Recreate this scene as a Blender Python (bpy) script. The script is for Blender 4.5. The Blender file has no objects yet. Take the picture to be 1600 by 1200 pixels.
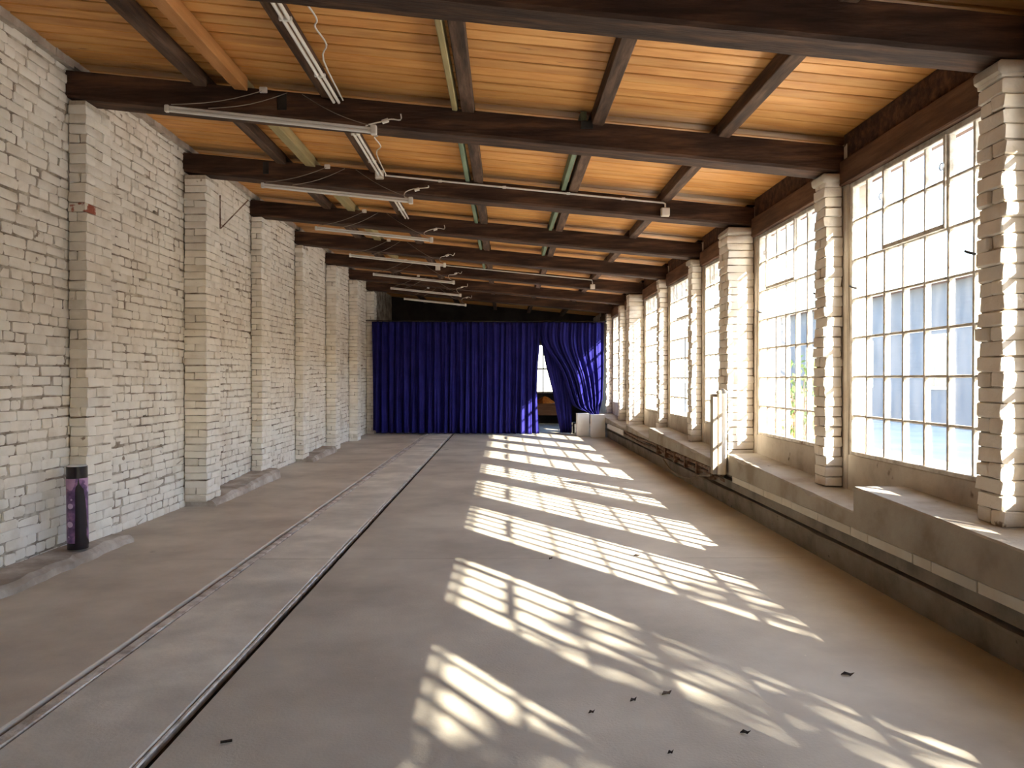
import bpy, math, random
from mathutils import Vector, Matrix, Euler
R = math.radians
scene = bpy.context.scene
C = scene.collection
# ------------------------------------------------------------------ camera
cd = bpy.data.cameras.new('camera'); cam = bpy.data.objects.new('camera', cd); C.objects.link(cam)
cam.location = (0, 0, 1.4); cam.rotation_euler = (R(90 - .382), 0, R(-.573))
cd.sensor_width = 36; cd.lens = 27.0; cd.clip_start = .05; cd.clip_end = 300
scene.camera = cam
# ------------------------------------------------------------------ sky, sun, exposure
SUN = Vector((-.551, .835, -.474)).normalized()          # direction the light travels
w = bpy.data.worlds.new('sky'); scene.world = w; w.use_nodes = True
nt = w.node_tree; bg = nt.nodes['Background']
sk = nt.nodes.new('ShaderNodeTexSky'); sk.sky_type = 'NISHITA'; sk.sun_disc = False
sk.sun_elevation = R(25.4); sk.sun_rotation = math.atan2(.551, -.835); sk.air_density = 1.0; sk.dust_density = .5
nt.links.new(sk.outputs[0], bg.inputs[0]); bg.inputs[1].default_value = .34
sd = bpy.data.lights.new('sun', 'SUN'); sd.energy = 10.5; sd.angle = R(.6); sd.color = (1.0, .90, .74)
so = bpy.data.objects.new('sun', sd); C.objects.link(so); so.rotation_euler = SUN.to_track_quat('-Z', 'Y').to_euler()
so.location = (12, -14, 12)
vs = scene.view_settings
vs.view_transform = 'Standard'; vs.look = 'None'; vs.gamma = 1; vs.use_curve_mapping = False; vs.exposure = 2.38

# ------------------------------------------------------------------ materials
MATS = {}
def mat(name, cols, rough=.8, scale=4.0, stretch=(1, 1, 1), bump=.0, bscale=60, detail=6, rand=.0, spots=None, metal=0, coords='pos', spec=.3, pos=(.35, .65)):
    """cols: colours blended by a noise; rand: per-object brightness; spots: (colour, scale, threshold)"""
    m = bpy.data.materials.new(name); m.use_nodes = True; n = m.node_tree.nodes; l = m.node_tree.links
    p = n['Principled BSDF']; p.inputs['Roughness'].default_value = rough; p.inputs['Metallic'].default_value = metal
    p.inputs['Specular IOR Level'].default_value = spec
    if coords == 'pos': src = n.new('ShaderNodeNewGeometry').outputs['Position']
    else: src = n.new('ShaderNodeTexCoord').outputs['Object']
    mp = n.new('ShaderNodeMapping'); mp.inputs['Scale'].default_value = stretch; l.new(src, mp.inputs[0])
    if rand or coords != 'pos':
        oi = n.new('ShaderNodeObjectInfo'); mu = n.new('ShaderNodeVectorMath'); mu.operation = 'SCALE'
        mu.inputs[0].default_value = (37, 53, 71); l.new(oi.outputs['Random'], mu.inputs['Scale']); l.new(mu.outputs[0], mp.inputs['Location'])
    no = n.new('ShaderNodeTexNoise'); no.inputs['Scale'].default_value = scale; no.inputs['Detail'].default_value = detail; no.inputs['Roughness'].default_value = .6
    l.new(mp.outputs[0], no.inputs['Vector'])
    cr = n.new('ShaderNodeValToRGB'); l.new(no.outputs[0], cr.inputs[0]); e = cr.color_ramp.elements
    k = len(cols)
    while len(e) < k: e.new(.5)
    for i, c in enumerate(cols):
        e[i].position = pos[0] + (pos[1] - pos[0]) * i / max(1, k - 1); e[i].color = (*c, 1)
    out = cr.outputs[0]
    if spots:
        for sc, ss, th in spots:
            n2 = n.new('ShaderNodeTexNoise'); n2.inputs['Scale'].default_value = ss; n2.inputs['Detail'].default_value = 5; l.new(mp.outputs[0], n2.inputs['Vector'])
            r2 = n.new('ShaderNodeValToRGB'); r2.color_ramp.elements[0].position = th; r2.color_ramp.elements[1].position = th + .05
            l.new(n2.outputs[0], r2.inputs[0])
            mx = n.new('ShaderNodeMix'); mx.data_type = 'RGBA'; l.new(r2.outputs[0], mx.inputs[0]); l.new(out, mx.inputs[6]); mx.inputs[7].default_value = (*sc, 1)
            out = mx.outputs[2]
    if rand:
        mr = n.new('ShaderNodeMapRange'); mr.inputs[3].default_value = 1 - rand; mr.inputs[4].default_value = 1 + rand; l.new(oi.outputs['Random'], mr.inputs[0])
        vm = n.new('ShaderNodeVectorMath'); vm.operation = 'SCALE'; l.new(out, vm.inputs[0]); l.new(mr.outputs[0], vm.inputs['Scale']); out = vm.outputs[0]
    l.new(out, p.inputs['Base Color'])
    if bump:
        nb = n.new('ShaderNodeTexNoise'); nb.inputs['Scale'].default_value = bscale; nb.inputs['Detail'].default_value = 5; l.new(mp.outputs[0], nb.inputs['Vector'])
        b = n.new('ShaderNodeBump'); b.inputs['Strength'].default_value = bump; b.inputs['Distance'].default_value = .01
        l.new(nb.outputs[0], b.inputs['Height']); l.new(b.outputs[0], p.inputs['Normal'])
    MATS[name] = m; return m

mat('brick_paint', [(.74, .665, .56), (.85, .785, .69), (.89, .835, .745)], .75, 3.5, bump=.35, bscale=45, rand=.05,
    spots=[((.30, .22, .16), 9, .70), ((.34, .11, .06), 3.1, .765)])
mat('brick_bare', [(.34, .10, .06), (.42, .16, .11), (.78, .72, .62)], .9, 9, bump=.4, pos=(.40, .50))
mat('mortar', [(.12, .09, .065), (.32, .26, .2), (.62, .55, .45)], .95, 5, bump=.5, bscale=50, pos=(.28, .6))
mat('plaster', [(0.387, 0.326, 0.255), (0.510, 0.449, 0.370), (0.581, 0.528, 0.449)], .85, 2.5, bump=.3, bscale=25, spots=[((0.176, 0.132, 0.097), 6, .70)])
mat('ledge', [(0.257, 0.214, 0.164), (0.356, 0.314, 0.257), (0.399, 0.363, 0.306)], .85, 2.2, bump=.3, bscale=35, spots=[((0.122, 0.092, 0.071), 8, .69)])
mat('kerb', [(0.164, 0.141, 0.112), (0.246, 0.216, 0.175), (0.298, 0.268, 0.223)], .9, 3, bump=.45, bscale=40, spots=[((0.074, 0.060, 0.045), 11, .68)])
mat('tile', [(.55, .48, .38), (.66, .6, .5)], .5, 3, rand=.06, spots=[((.2, .15, .11), 13, .74)])
mat('footing', [(0.312, 0.256, 0.206), (0.425, 0.356, 0.294), (0.587, 0.525, 0.450)], .95, 3.2, bump=.5, bscale=30)
mat('floor_left', [(0.454, 0.386, 0.311), (0.563, 0.489, 0.397), (0.662, 0.582, 0.480)], .72, 1.1, bump=.14, bscale=70, spots=[((0.338, 0.287, 0.233), 2.3, .70)])
mat('floor_mid', [(0.500, 0.467, 0.401), (0.617, 0.577, 0.495), (0.769, 0.726, 0.625)], .7, 1.6, bump=.18, bscale=60, spots=[((0.900, 0.900, 0.787), 3.3, .70)])
mat('floor_right', [(0.380, 0.346, 0.286), (0.476, 0.439, 0.367), (0.572, 0.534, 0.447)], .62, .9, bump=.16, bscale=75, spots=[((0.295, 0.270, 0.223), 2.0, .70), ((0.795, 0.748, 0.630), 26, .735)])
mat('groove', [(.022, .017, .014), (.05, .04, .033)], .95, 8)
mat('rail', [(0.351, 0.304, 0.257), (0.567, 0.520, 0.459), (0.743, 0.702, 0.648)], .6, 9, bump=.3, metal=.15)
mat('plank', [(.55, .235, .062), (.66, .315, .092), (.74, .385, .125)], .5, 1.5, (1.0, 6, 6), bump=.05, bscale=9, rand=.14,
    spots=[((.25, .085, .025), 2.2, .72)])
mat('beam', [(0.023, 0.010, 0.006), (0.050, 0.024, 0.014), (0.105, 0.050, 0.027)], .8, 2.2, (.8, 7, 7), bump=.5, bscale=9, rand=.12, spots=[((0.126, 0.083, 0.051), 1.1, .70)])
mat('purlin_dark', [(.04, .022, .014), (.085, .046, .028), (.16, .095, .06)], .8, 2.5, (7, .8, 7), bump=.3, bscale=10, rand=.2)
mat('purlin_new', [(.40, .17, .05), (.55, .26, .09)], .65, 2, (7, .8, 7), bump=.15, bscale=10)
mat('purlin_pale', [(.30, .24, .11), (.42, .34, .17)], .75, 2, (7, .8, 7), bump=.2)
mat('purlin_green', [(.13, .17, .11), (.2, .26, .17)], .8, 2, (7, .8, 7), bump=.2)
mat('header_wood', [(.075, .036, .02), (.13, .064, .034), (.19, .1, .055)], .75, 2, (7, .8, 7), bump=.25, rand=.15)
mat('roofing', [(.02, .016, .013), (.04, .03, .025)], .95, 3)
mat('steel_paint', [(.42, .37, .30), (.62, .57, .49), (.72, .68, .6)], .6, 12, bump=.25, bscale=80, spots=[((.20, .10, .05), 14, .68)])
mat('white_enamel', [(.70, .66, .6), (.8, .77, .72)], .4, 5)
mat('tube_glass', [(.78, .74, .68), (.84, .81, .76)], .25, 3)
mat('cable', [(.62, .58, .52), (.72, .69, .63)], .6, 5)
mat('cable_grey', [(.20, .16, .13), (.30, .25, .2)], .7, 5)
mat('black_metal', [(.012, .011, .01), (.03, .027, .024)], .6, 9)
mat('curtain', [(.012, .011, .105), (.019, .017, .15)], .85, 3, bump=.2, bscale=300, spec=.15)
mat('white_board', [(.72, .70, .66), (.8, .78, .75)], .6, 3)
mat('gloss_black', [(.010, .006, .012), (.014, .009, .016)], .25, 3, spec=.5)
mat('print_purple', [(.075, .03, .10), (.16, .075, .2), (.36, .17, .33)], .3, 14, spec=.5, bump=0)
mat('print_pink', [(.42, .22, .38), (.55, .32, .50)], .3, 14, spec=.5)
mat('print_pale', [(.6, .42, .62), (.72, .55, .72)], .3, 14, spec=.5)
mat('wood_brown', [(.10, .045, .022), (.19, .09, .045)], .5, 3, (1, 8, 8))
mat('orange_cloth', [(.55, .17, .03), (.75, .3, .06)], .8, 6)
mat('rust', [(.11, .055, .032), (.2, .12, .08), (.34, .27, .21)], .85, 12, bump=.4)
mat('leaf_green', [(.045, .10, .018), (.10, .2, .035), (.2, .3, .06)], .6, 3)
mat('leaf_dry', [(.03, .02, .013), (.07, .045, .03)], .8, 30)
mat('bark', [(.07, .05, .035), (.14, .1, .07)], .9, 12, (4, 4, .6), bump=.5)
mat('yard', [(0.413, 0.394, 0.350), (0.537, 0.512, 0.463)], .9, .7, bump=.2, bscale=12)
mat('grass', [(.08, .12, .03), (.2, .22, .07)], .9, 2)
mat('neighbour', [(.12, .13, .15), (.17, .18, .20)], .9, .6, bump=.2)
mat('neighbour_roof', [(.16, .07, .045), (.24, .11, .07)], .9, 2)
mat('dark_window', [(.03, .04, .05), (.05, .06, .07)], .2, 2, spec=.6)
mat('unlit_dark', [(.03, .027, .026), (.06, .053, .05)], .9, 2)  # near-black colour puts the gloom behind the curtain into the back wall
mat('bounce_pale', [(.56, .54, .5), (.66, .64, .6)], .9, 1.5)  # pale colour of the added strip that reflects light indoors
mat('brick_red', [(.3, .1, .05), (.46, .19, .1)], .9, 5)
mat('fence_wood', [(.2, .13, .08), (.34, .24, .15)], .85, 2, (1, 8, 1))
# dirty glass: clear glass, dusty film, reflection
def glass(name, dlo, dhi):
    m = bpy.data.materials.new(name); m.use_nodes = True; n = m.node_tree.nodes; l = m.node_tree.links
    n.remove(n['Principled BSDF']); out = n['Material Output']
    tr = n.new('ShaderNodeBsdfTransparent'); tr.inputs[0].default_value = (.95, .96, .97, 1)
    tl = n.new('ShaderNodeBsdfTranslucent'); tl.inputs[0].default_value = (.74, .71, .66, 1)
    df = n.new('ShaderNodeBsdfDiffuse'); df.inputs[0].default_value = (.66, .63, .58, 1)
    md = n.new('ShaderNodeMixShader'); md.inputs[0].default_value = .4; l.new(tl.outputs[0], md.inputs[1]); l.new(df.outputs[0], md.inputs[2])
    g = n.new('ShaderNodeNewGeometry'); mp = n.new('ShaderNodeMapping'); mp.inputs['Scale'].default_value = (1, 6, 1.2); l.new(g.outputs['Position'], mp.inputs[0])
    no = n.new('ShaderNodeTexNoise'); no.inputs['Scale'].default_value = 2.6; no.inputs['Detail'].default_value = 7; l.new(mp.outputs[0], no.inputs['Vector'])
    oi = n.new('ShaderNodeObjectInfo')
    ad = n.new('ShaderNodeMath'); ad.operation = 'MULTIPLY_ADD'; ad.inputs[1].default_value = .25; l.new(oi.outputs['Random'], ad.inputs[0]); l.new(no.outputs[0], ad.inputs[2])
    mr = n.new('ShaderNodeMapRange'); mr.inputs[1].default_value = .4; mr.inputs[2].default_value = .9; mr.inputs[3].default_value = dlo; mr.inputs[4].default_value = dhi; l.new(ad.outputs[0], mr.inputs[0])
    m1 = n.new('ShaderNodeMixShader'); l.new(mr.outputs[0], m1.inputs[0]); l.new(tr.outputs[0], m1.inputs[1]); l.new(md.outputs[0], m1.inputs[2])
    lw_ = n.new('ShaderNodeLayerWeight'); lw_.inputs[0].default_value = .5            # Schlick reflectance, the same from both sides of the pane
    pw = n.new('ShaderNodeMath'); pw.operation = 'POWER'; pw.inputs[1].default_value = 5; l.new(lw_.outputs['Facing'], pw.inputs[0])
    fr = n.new('ShaderNodeMath'); fr.operation = 'MULTIPLY_ADD'; fr.inputs[1].default_value = .96; fr.inputs[2].default_value = .035; l.new(pw.outputs[0], fr.inputs[0])
    gl = n.new('ShaderNodeBsdfGlossy'); gl.inputs['Roughness'].default_value = .04
    m2 = n.new('ShaderNodeMixShader'); l.new(fr.outputs[0], m2.inputs[0]); l.new(m1.outputs[0], m2.inputs[1]); l.new(gl.outputs[0], m2.inputs[2])
    l.new(m2.outputs[0], out.inputs[0]); MATS[name] = m
glass('dirty_glass', .006, .04)

# ------------------------------------------------------------------ mesh helpers
class MB:
    def __init__(s): s.v = []; s.f = []; s.smooth = False
    def add(s, vs, fs):
        o = len(s.v); s.v += [tuple(a) for a in vs]; s.f += [tuple(i + o for i in f) for f in fs]; return s
    def box(s, x0, x1, y0, y1, z0, z1, fn=None):
        vs = [(x, y, z) for x in (x0, x1) for y in (y0, y1) for z in (z0, z1)]
        if fn: vs = [fn(*a) for a in vs]
        return s.add(vs, [(0, 1, 3, 2), (4, 6, 7, 5), (0, 4, 5, 1), (2, 3, 7, 6), (0, 2, 6, 4), (1, 5, 7, 3)])
    def rbox(s, x0, x1, y0, y1, z0, z1, c=.008, jit=0, rng=None, fn=None):
        """box with chamfered edges: 24 vertices, optionally jittered"""
        X = (x0, x1); Y = (y0, y1); Z = (z0, z1); idx = {}; vs = []
        for i in (0, 1):
            for j in (0, 1):
                for k in (0, 1):
                    sx, sy, sz = (c if i == 0 else -c), (c if j == 0 else -c), (c if k == 0 else -c)
                    for a in range(3):
                        p = [X[i] + sx, Y[j] + sy, Z[k] + sz]; p[a] = (X[i], Y[j], Z[k])[a]
                        idx[i, j, k, a] = len(vs)
                        if jit: p = [q + rng.uniform(-jit, jit) for q in p]
                        vs.append(p)
        fs = []
        for i in (0, 1):
            q = [idx[i, j, k, 0] for j, k in ((0, 0), (1, 0), (1, 1), (0, 1))]; fs.append(q if i else q[::-1])
            q = [idx[j, i, k, 1] for j, k in ((0, 0), (0, 1), (1, 1), (1, 0))]; fs.append(q if i else q[::-1])
            q = [idx[j, k, i, 2] for j, k in ((0, 0), (1, 0), (1, 1), (0, 1))]; fs.append(q if i else q[::-1])
        for i in (0, 1):
            for j in (0, 1):
                q = [idx[i, j, 0, 0], idx[i, j, 0, 1], idx[i, j, 1, 1], idx[i, j, 1, 0]]; fs.append(q if i == j else q[::-1])
                q = [idx[i, 0, j, 0], idx[i, 1, j, 0], idx[i, 1, j, 2], idx[i, 0, j, 2]]; fs.append(q if i == j else q[::-1])
                q = [idx[0, i, j, 1], idx[0, i, j, 2], idx[1, i, j, 2], idx[1, i, j, 1]]; fs.append(q if i == j else q[::-1])
        for (i, j, k) in [(a, b, d) for a in (0, 1) for b in (0, 1) for d in (0, 1)]:
            q = [idx[i, j, k, 0], idx[i, j, k, 1], idx[i, j, k, 2]]; fs.append(q if (i + j + k) % 2 else q[::-1])
        if fn: vs = [fn(*a) for a in vs]
        return s.add(vs, fs)
    def tube(s, pts, r, n=8, cap=True, closed=False):
        pts = [Vector(p) for p in pts]; m = len(pts); rings = []
        for i, p in enumerate(pts):
            if closed: t = pts[(i + 1) % m] - pts[i - 1]
            else: t = pts[min(i + 1, m - 1)] - pts[max(i - 1, 0)]
            t.normalize(); a = Vector((0, 0, 1)) if abs(t.z) < .9 else Vector((1, 0, 0))
            u = t.cross(a).normalized(); v = t.cross(u).normalized()
            rr = r[i] if isinstance(r, (list, tuple)) else r
            rings.append([p + (u * math.cos(2 * math.pi * k / n) + v * math.sin(2 * math.pi * k / n)) * rr for k in range(n)])
        vs = [q for g in rings for q in g]; fs = []
        for i in range(m if closed else m - 1):
            j = (i + 1) % m
            for k in range(n): fs.append((i * n + k, i * n + (k + 1) % n, j * n + (k + 1) % n, j * n + k))
        if cap and not closed: fs.append(tuple(range(n))[::-1]); fs.append(tuple((m - 1) * n + k for k in range(n)))
        s.smooth = True
        return s.add(vs, fs)
    def mesh(s, name):
        me = bpy.data.meshes.new(name); me.from_pydata(s.v, [], s.f)
        if s.smooth:
            me.polygons.foreach_set('use_smooth', [True] * len(me.polygons))
            try: me.set_sharp_from_angle(angle=R(42))
            except Exception: pass
        me.update(); return me
    def build(s, name, m, parent=None, loc=(0, 0, 0)):
        return link(name, s.mesh(name), m, parent, loc)
def link(name, me, m, parent=None, loc=(0, 0, 0)):
    if m and not me.materials: me.materials.append(MATS[m])
    o = bpy.data.objects.new(name, me); C.objects.link(o); o.location = loc
    if parent: o.parent = parent
    return o
def tag(o, label=None, cat=None, group=None, kind=None):
    if label: o['label'] = label
    if cat: o['category'] = cat
    if group: o['group'] = group
    if kind: o['kind'] = kind
    return o
def empty(name, loc=(0, 0, 0)):
    o = bpy.data.objects.new(name, None); C.objects.link(o); o.location = loc; o.empty_display_size = .1; return o
rng = random.Random(7)
def ORD(i): return ['first', 'second', 'third', 'fourth', 'fifth', 'sixth', 'seventh', 'eighth', 'ninth', 'tenth', 'eleventh', 'twelfth', 'thirteenth'][i]

# ------------------------------------------------------------------ main measures
B = 2.22                               # bay
def PY(k): return 3.98 + B * k         # near face of pier k
K0, K1 = -4, 7                         # piers behind the camera .. at the curtain
YB, YE = PY(K0) - 1.0, 24.0            # ends of the hall
SL = .0943                             # roof slope along X
def beam_top(x): return 3.54 - SL * x
def ceil_z(x): return 3.63 - SL * x
WX = -3.5                              # left wall face
XP, XW = 2.60, 2.78                    # pier face, window plane
def wide(k): return k in (2, 5, -1)

# ------------------------------------------------------------------ floor with rails set in grooves
floor = empty('floor'); tag(floor, kind='structure')
def slab(x0, x1, y0, y1, m):
    b = MB(); n = max(2, int((y1 - y0) / .25)); r = random.Random(int(x0 * 100 + y0 * 10))
    vs = []; fs = []
    for i in range(n + 1):
        y = y0 + (y1 - y0) * i / n
        a, c = x0 + r.uniform(0, .004), x1 - r.uniform(0, .006)
        vs += [(a, y, -.12), (a, y, -.006), (a + .006, y, 0), (c - .006, y, 0), (c, y, -.006), (c, y, -.12)]
    for i in range(n):
        for k in range(5): fs.append((i * 6 + k, i * 6 + k + 1, i * 6 + 7 + k, i * 6 + 6 + k))
    fs.append((0, 1, 2, 3, 4, 5)); fs.append(tuple(n * 6 + k for k in range(5, -1, -1)))
    b.add(vs, [f[::-1] for f in fs]); return b.build('concrete_slab', m, floor)
JY = [YB, 5.98, 12.9, YE]
for j in range(3):
    y0, y1 = JY[j] + (.004 if j else 0), JY[j + 1] - .003
    slab(-3.9, -2.012, y0, y1, 'floor_left'); slab(-1.912, -1.346, y0, y1, 'floor_mid'); slab(-1.285, 3.0, y0, y1, 'floor_right')
MB().box(-3.9, 3.0, YB, YE, -.3, -.055).build('groove_bed', 'groove', floor)
def rail(x0, x1, side):
    b = MB(); n = 140; vs = []; fs = []; r = random.Random(5)
    for i in range(n + 1):
        y = YB + (YE - YB) * i / n; e = r.uniform(-.004, .004); q = r.uniform(-.004, .001)
        u = x0 + .003 if side else x1
        vs += [(x0, y, -.06), (x0 + .002, y, -.006), (x0 + .008, y, q * .5), (x1 - .005 + e * .3, y, q), (x1 + e * .4, y, -.006), (u, y, -.02 if side else -.06)]
    for i in range(n):
        for k in range(5): fs.append((i * 6 + k + 1, i * 6 + k, i * 6 + 6 + k, i * 6 + 7 + k))
    b.add(vs, fs); b.smooth = False
    return b.build('floor_rail', 'rail')
tag(rail(-1.982, -1.920, 0), 'wide worn steel rail set flush in the floor, beside the white brick wall', 'rail', 'track rails in the floor')
tag(rail(-1.345, -1.322, 1), 'narrow steel rail edge beside a dark open groove in the concrete floor', 'rail', 'track rails in the floor')

# ------------------------------------------------------------------ brick generators
def brick_face(L, H, D, r, seed):
    """one brick laid in a wall facing +X: front grid with worn rounded edges (16 front vertices)"""
    g = random.Random(seed); us = [0, .07, .93, 1]; vz = [0, .17, .83, 1]
    if L < .15: us = [0, .12, .88, 1]
    vs = []
    for j, v in enumerate(vz):
        for i, u in enumerate(us):
            e = (i in (0, 3)) + (j in (0, 3))
            x = (0, -r, -2.2 * r)[e] + g.uniform(-.0045, .0045)
            inset = .004 if e == 2 else 0
            y = u * L + g.uniform(-.004, .004) + (inset if i == 0 else -inset if i == 3 else 0)
            z = v * H + g.uniform(-.0035, .0035) + (inset if j == 0 else -inset if j == 3 else 0)
            vs.append((x, y, z))
    ring = [0, 1, 2, 3, 7, 11, 15, 14, 13, 12, 8, 4]
    for q in ring: vs.append((-D, vs[q][1], vs[q][2]))
    fs = []
    for j in range(3):
        for i in range(3):
            a = j * 4 + i; fs.append((a, a + 1, a + 5, a + 4))
    for k in range(12): fs.append((ring[(k + 1) % 12], ring[k], 16 + k, 16 + (k + 1) % 12))
    return vs, fs
SB, HB = .243, .117; HH = .070; CO = .0785
POOL = {SB: [brick_face(SB, HH, .06, .0045, i) for i in range(14)], HB: [brick_face(HB, HH, .06, .0045, 100 + i) for i in range(14)]}
def mesh_of(vf, name, m):
    b = MB(); b.add(*vf); b.smooth = True; me = b.mesh(name); me.materials.append(MATS[m]); return me
POOLM = {k: [mesh_of(v, 'brick', 'brick_paint') for v in POOL[k]] for k in POOL}
RNGM = random.Random(3)
BOXP = {}
def box_brick(dx, dy, dz, kind='brick_paint'):
    key = (round(dx, 3), round(dy, 3), round(dz, 3), kind)
    if key not in BOXP:
        BOXP[key] = []
        for i in range(7):
            b = MB(); b.rbox(0, dx, 0, dy, 0, dz, .007, .0055, RNGM); b.smooth = True; me = b.mesh('brick'); me.materials.append(MATS[kind]); BOXP[key].append(me)
    return RNGM.choice(BOXP[key])

# ------------------------------------------------------------------ left wall
wall_left = empty('wall_left', (WX, 0, 0)); tag(wall_left, kind='structure')
def lw(x, y, z): return (x - WX, y, z)
MB().box(-3.85, WX - .012, YB, YE, -.05, 4.02, lw).build('mortar_bed', 'mortar', wall_left)
bricks = []
g = random.Random(11)
ZTOP = ceil_z(WX) - .02
for c in range(52):
    z0 = .006 + c * CO
    if z0 + HH > ZTOP: break
    y = 3.4 + g.uniform(0, .12); head = c % 2
    while y < 19.9:
        if head: L = HB if g.random() < .8 else SB
        else: L = SB if g.random() < .82 else HB
        wob = .009 * math.sin(y * 1.3 + c * .35) + .006 * math.sin(y * 3.1 + c * 1.7)
        bricks.append((L, g.uniform(-.010, .006), y, z0 + wob + g.uniform(-.003, .003), g.gauss(0, .012), g.randrange(14)))
        y += L + g.uniform(.004, .012)
def px(x, y, z): return 788 + 1200 * x / y, 592 + 1200 * (1.4 - z) / y
def inpier(y, L): return any(PY(k) - .02 < y and y + L < PY(k) + .42 for k in range(0, 8))
vis = []
for b in bricks:
    u, v = px(WX, b[2] + b[0] * .6, b[3]); vis.append(0 < u < 1600 and -10 < v < 1200 and not inpier(b[2], b[0]) and not (6.2 < b[2] < 7.0))
order = sorted(range(len(bricks)), key=lambda i: (not vis[i], bricks[i][2] - bricks[i][0] * 2.2))
near = set(order[:298])
stuff = MB(); stuff.smooth = True
for i, (L, dx, y, z, rot, q) in enumerate(bricks):
    if i in near:
        o = link('brick', POOLM[L][q], None, wall_left, (dx, y, z)); o.rotation_euler = (rot, 0, 0)
    else:
        vs, fs = POOL[L][q]; cs, sn = math.cos(rot), math.sin(rot)
        stuff.add([(dx + a, y + b_ * cs - c_ * sn, z + b_ * sn + c_ * cs) for a, b_, c_ in vs], fs)
tag(stuff.build('brickwork', 'brick_paint', wall_left), kind='stuff')
# mortar fillet under the ceiling
fb = MB(); r = random.Random(4); n = 70
for i in range(n):
    y0 = 3.4 + i * (16.4 / n); fb.box(0, .035 + r.uniform(0, .02), y0, y0 + 16.4 / n, ZTOP - .03 - r.uniform(0, .025), ZTOP + .03)
tag(fb.build('trim_6', 'footing', None, (WX, 0, 0)), kind='structure')

# ------------------------------------------------------------------ left piers
def left_pier(k):
    y0 = PY(k); xf = (-3.25, -3.35, -3.25, -3.345, -3.36, -3.30, -3.3, -3.3)[max(0, min(7, k))]; top = beam_top(xf) - .222; LY = .40; zb = {1: .07, 2: .055, 3: .115, 4: .055}.get(k, 0)
    p = empty('brick_pier', (WX, y0, 0))
    d = xf - WX
    MB().box(.008, d - .012, .012, LY - .012, zb, top).build('mortar_core', 'mortar', p)
    c = 0; z = .004 + zb
    while z + .05 < top:
        h = min(.0725, top - z)
        segs = [(0, .245, 0), (.251, LY, 0)] if c % 2 == 0 else [(0, .125, 1 if c % 4 == 1 else 0), (.131, LY, 0)]
        hh = h if h < .066 else .0725
        for a, b, split in segs:
            if split:
                dw = round((d - .008) * rng.choice((.45, .5, .6)), 2)
                link('brick', box_brick(dw - .006, b - a, hh), None, p, (.008, a + rng.uniform(-.006, .004), z + rng.uniform(-.003, .003)))
                o = link('brick', box_brick(d - .008 - dw, b - a, hh), None, p, (.008 + dw + rng.uniform(-.004, .006), a + rng.uniform(-.006, .004), z + rng.uniform(-.003, .003)))
            else: o = link('brick', box_brick(d - .008, b - a, hh), None, p, (.008 + rng.uniform(-.006, .008), a + rng.uniform(-.007, .004), z + rng.uniform(-.003, .003)))
            o.rotation_euler = (rng.gauss(0, .008), 0, rng.gauss(0, .006))
            if k == 1 and c == 34 and a == 0: o.data = box_brick(d - .008, b - a, .0725, 'brick_bare'); o['label'] = 'bare red brick where paint chipped'
        z += CO; c += 1
    names = {1: 'white brick wall pier with a chipped bare red brick, behind the poster tube'}
    tag(p, names.get(k, 'white painted brick pier on the long windowless wall, %s pier from the blue curtain' % ORD(7 - k)), 'brick pier', 'brick piers of the windowless wall')
for k in range(1, 8): left_pier(k)

# concrete footings along the left wall
def footing(y0, y1, x1, h0, h1, label):
    b = MB(); n = int((y1 - y0) / .12) + 2; r = random.Random(int(y0 * 10)); vs = []; fs = []
    for i in range(n + 1):
        t = i / n; y = y0 + (y1 - y0) * t; h = h0 + (h1 - h0) * t + r.uniform(-.012, .008); e = r.uniform(-.025, .02)
        vs += [(WX + .01, y, 0), (WX + .01, y, h + .01), (x1 - .05 + e, y, h), (x1 - .012 + e, y, h - .03), (x1 + e * .6, y, 0)]
    for i in range(n):
        for k in range(4): fs.append((i * 5 + k + 1, i * 5 + k, i * 5 + 5 + k, i * 5 + 6 + k))
    fs.append((0, 1, 2, 3, 4)); fs.append(tuple(n * 5 + k for k in (4, 3, 2, 1, 0)))
    b.add(vs, fs); tag(b.build('concrete_footing', 'footing'), label, 'footing', 'concrete footings along the brick wall')
footing(3.2, 6.62, -3.19, .075, .075, 'rough concrete footing at the brick wall with a poster tube standing on it')
footing(8.44, 10.95, -3.17, .06, .13, 'long rough concrete footing between two brick piers, without anything on it')
footing(12.9, 14.75, -3.21, .06, .11, 'short concrete footing at the brick wall, the one next to the blue curtain')

# ------------------------------------------------------------------ ceiling: planks
ceiling = empty('ceiling', (0, 0, 0)); tag(ceiling, kind='structure')
PW = .145; pm = []
for i in range(8):
    b = MB(); r = random.Random(i); n = 8; vs = []; fs = []
    pw = PW - r.uniform(.008, .017); prof = [(0, .022), (0, .005), (.005, 0), (pw - .005, 0), (pw, .005), (pw, .022)]
    for j in range(n + 1):
        x = -3.62 + 6.75 * j / n; e = r.uniform(-.0015, .0015)
        for (yy, zz) in prof: vs.append((x, yy + e, ceil_z(x) + zz + (r.uniform(-.0015, .0015))))
    for j in range(n):
        for k in range(6): fs.append((j * 6 + (k + 1) % 6, j * 6 + k, j * 6 + 6 + k, j * 6 + 6 + (k + 1) % 6))
    fs.append(tuple(range(6))); fs.append(tuple(n * 6 + k for k in range(5, -1, -1)))
    b.add(vs, fs); me = b.mesh('plank'); me.materials.append(MATS['plank']); pm.append(me)
i = 0; y = YB
while y < YE - .1:
    o = link('plank', rng.choice(pm), None, ceiling, (0, y, rng.uniform(-.003, .003))); y += PW; i += 1
MB().box(-3.9, 3.53, YB, YE, 0, .16, lambda x, y, z: (x, y, ceil_z(x) + .026 + z)).build('roof_deck', 'roofing', ceiling)

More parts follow.
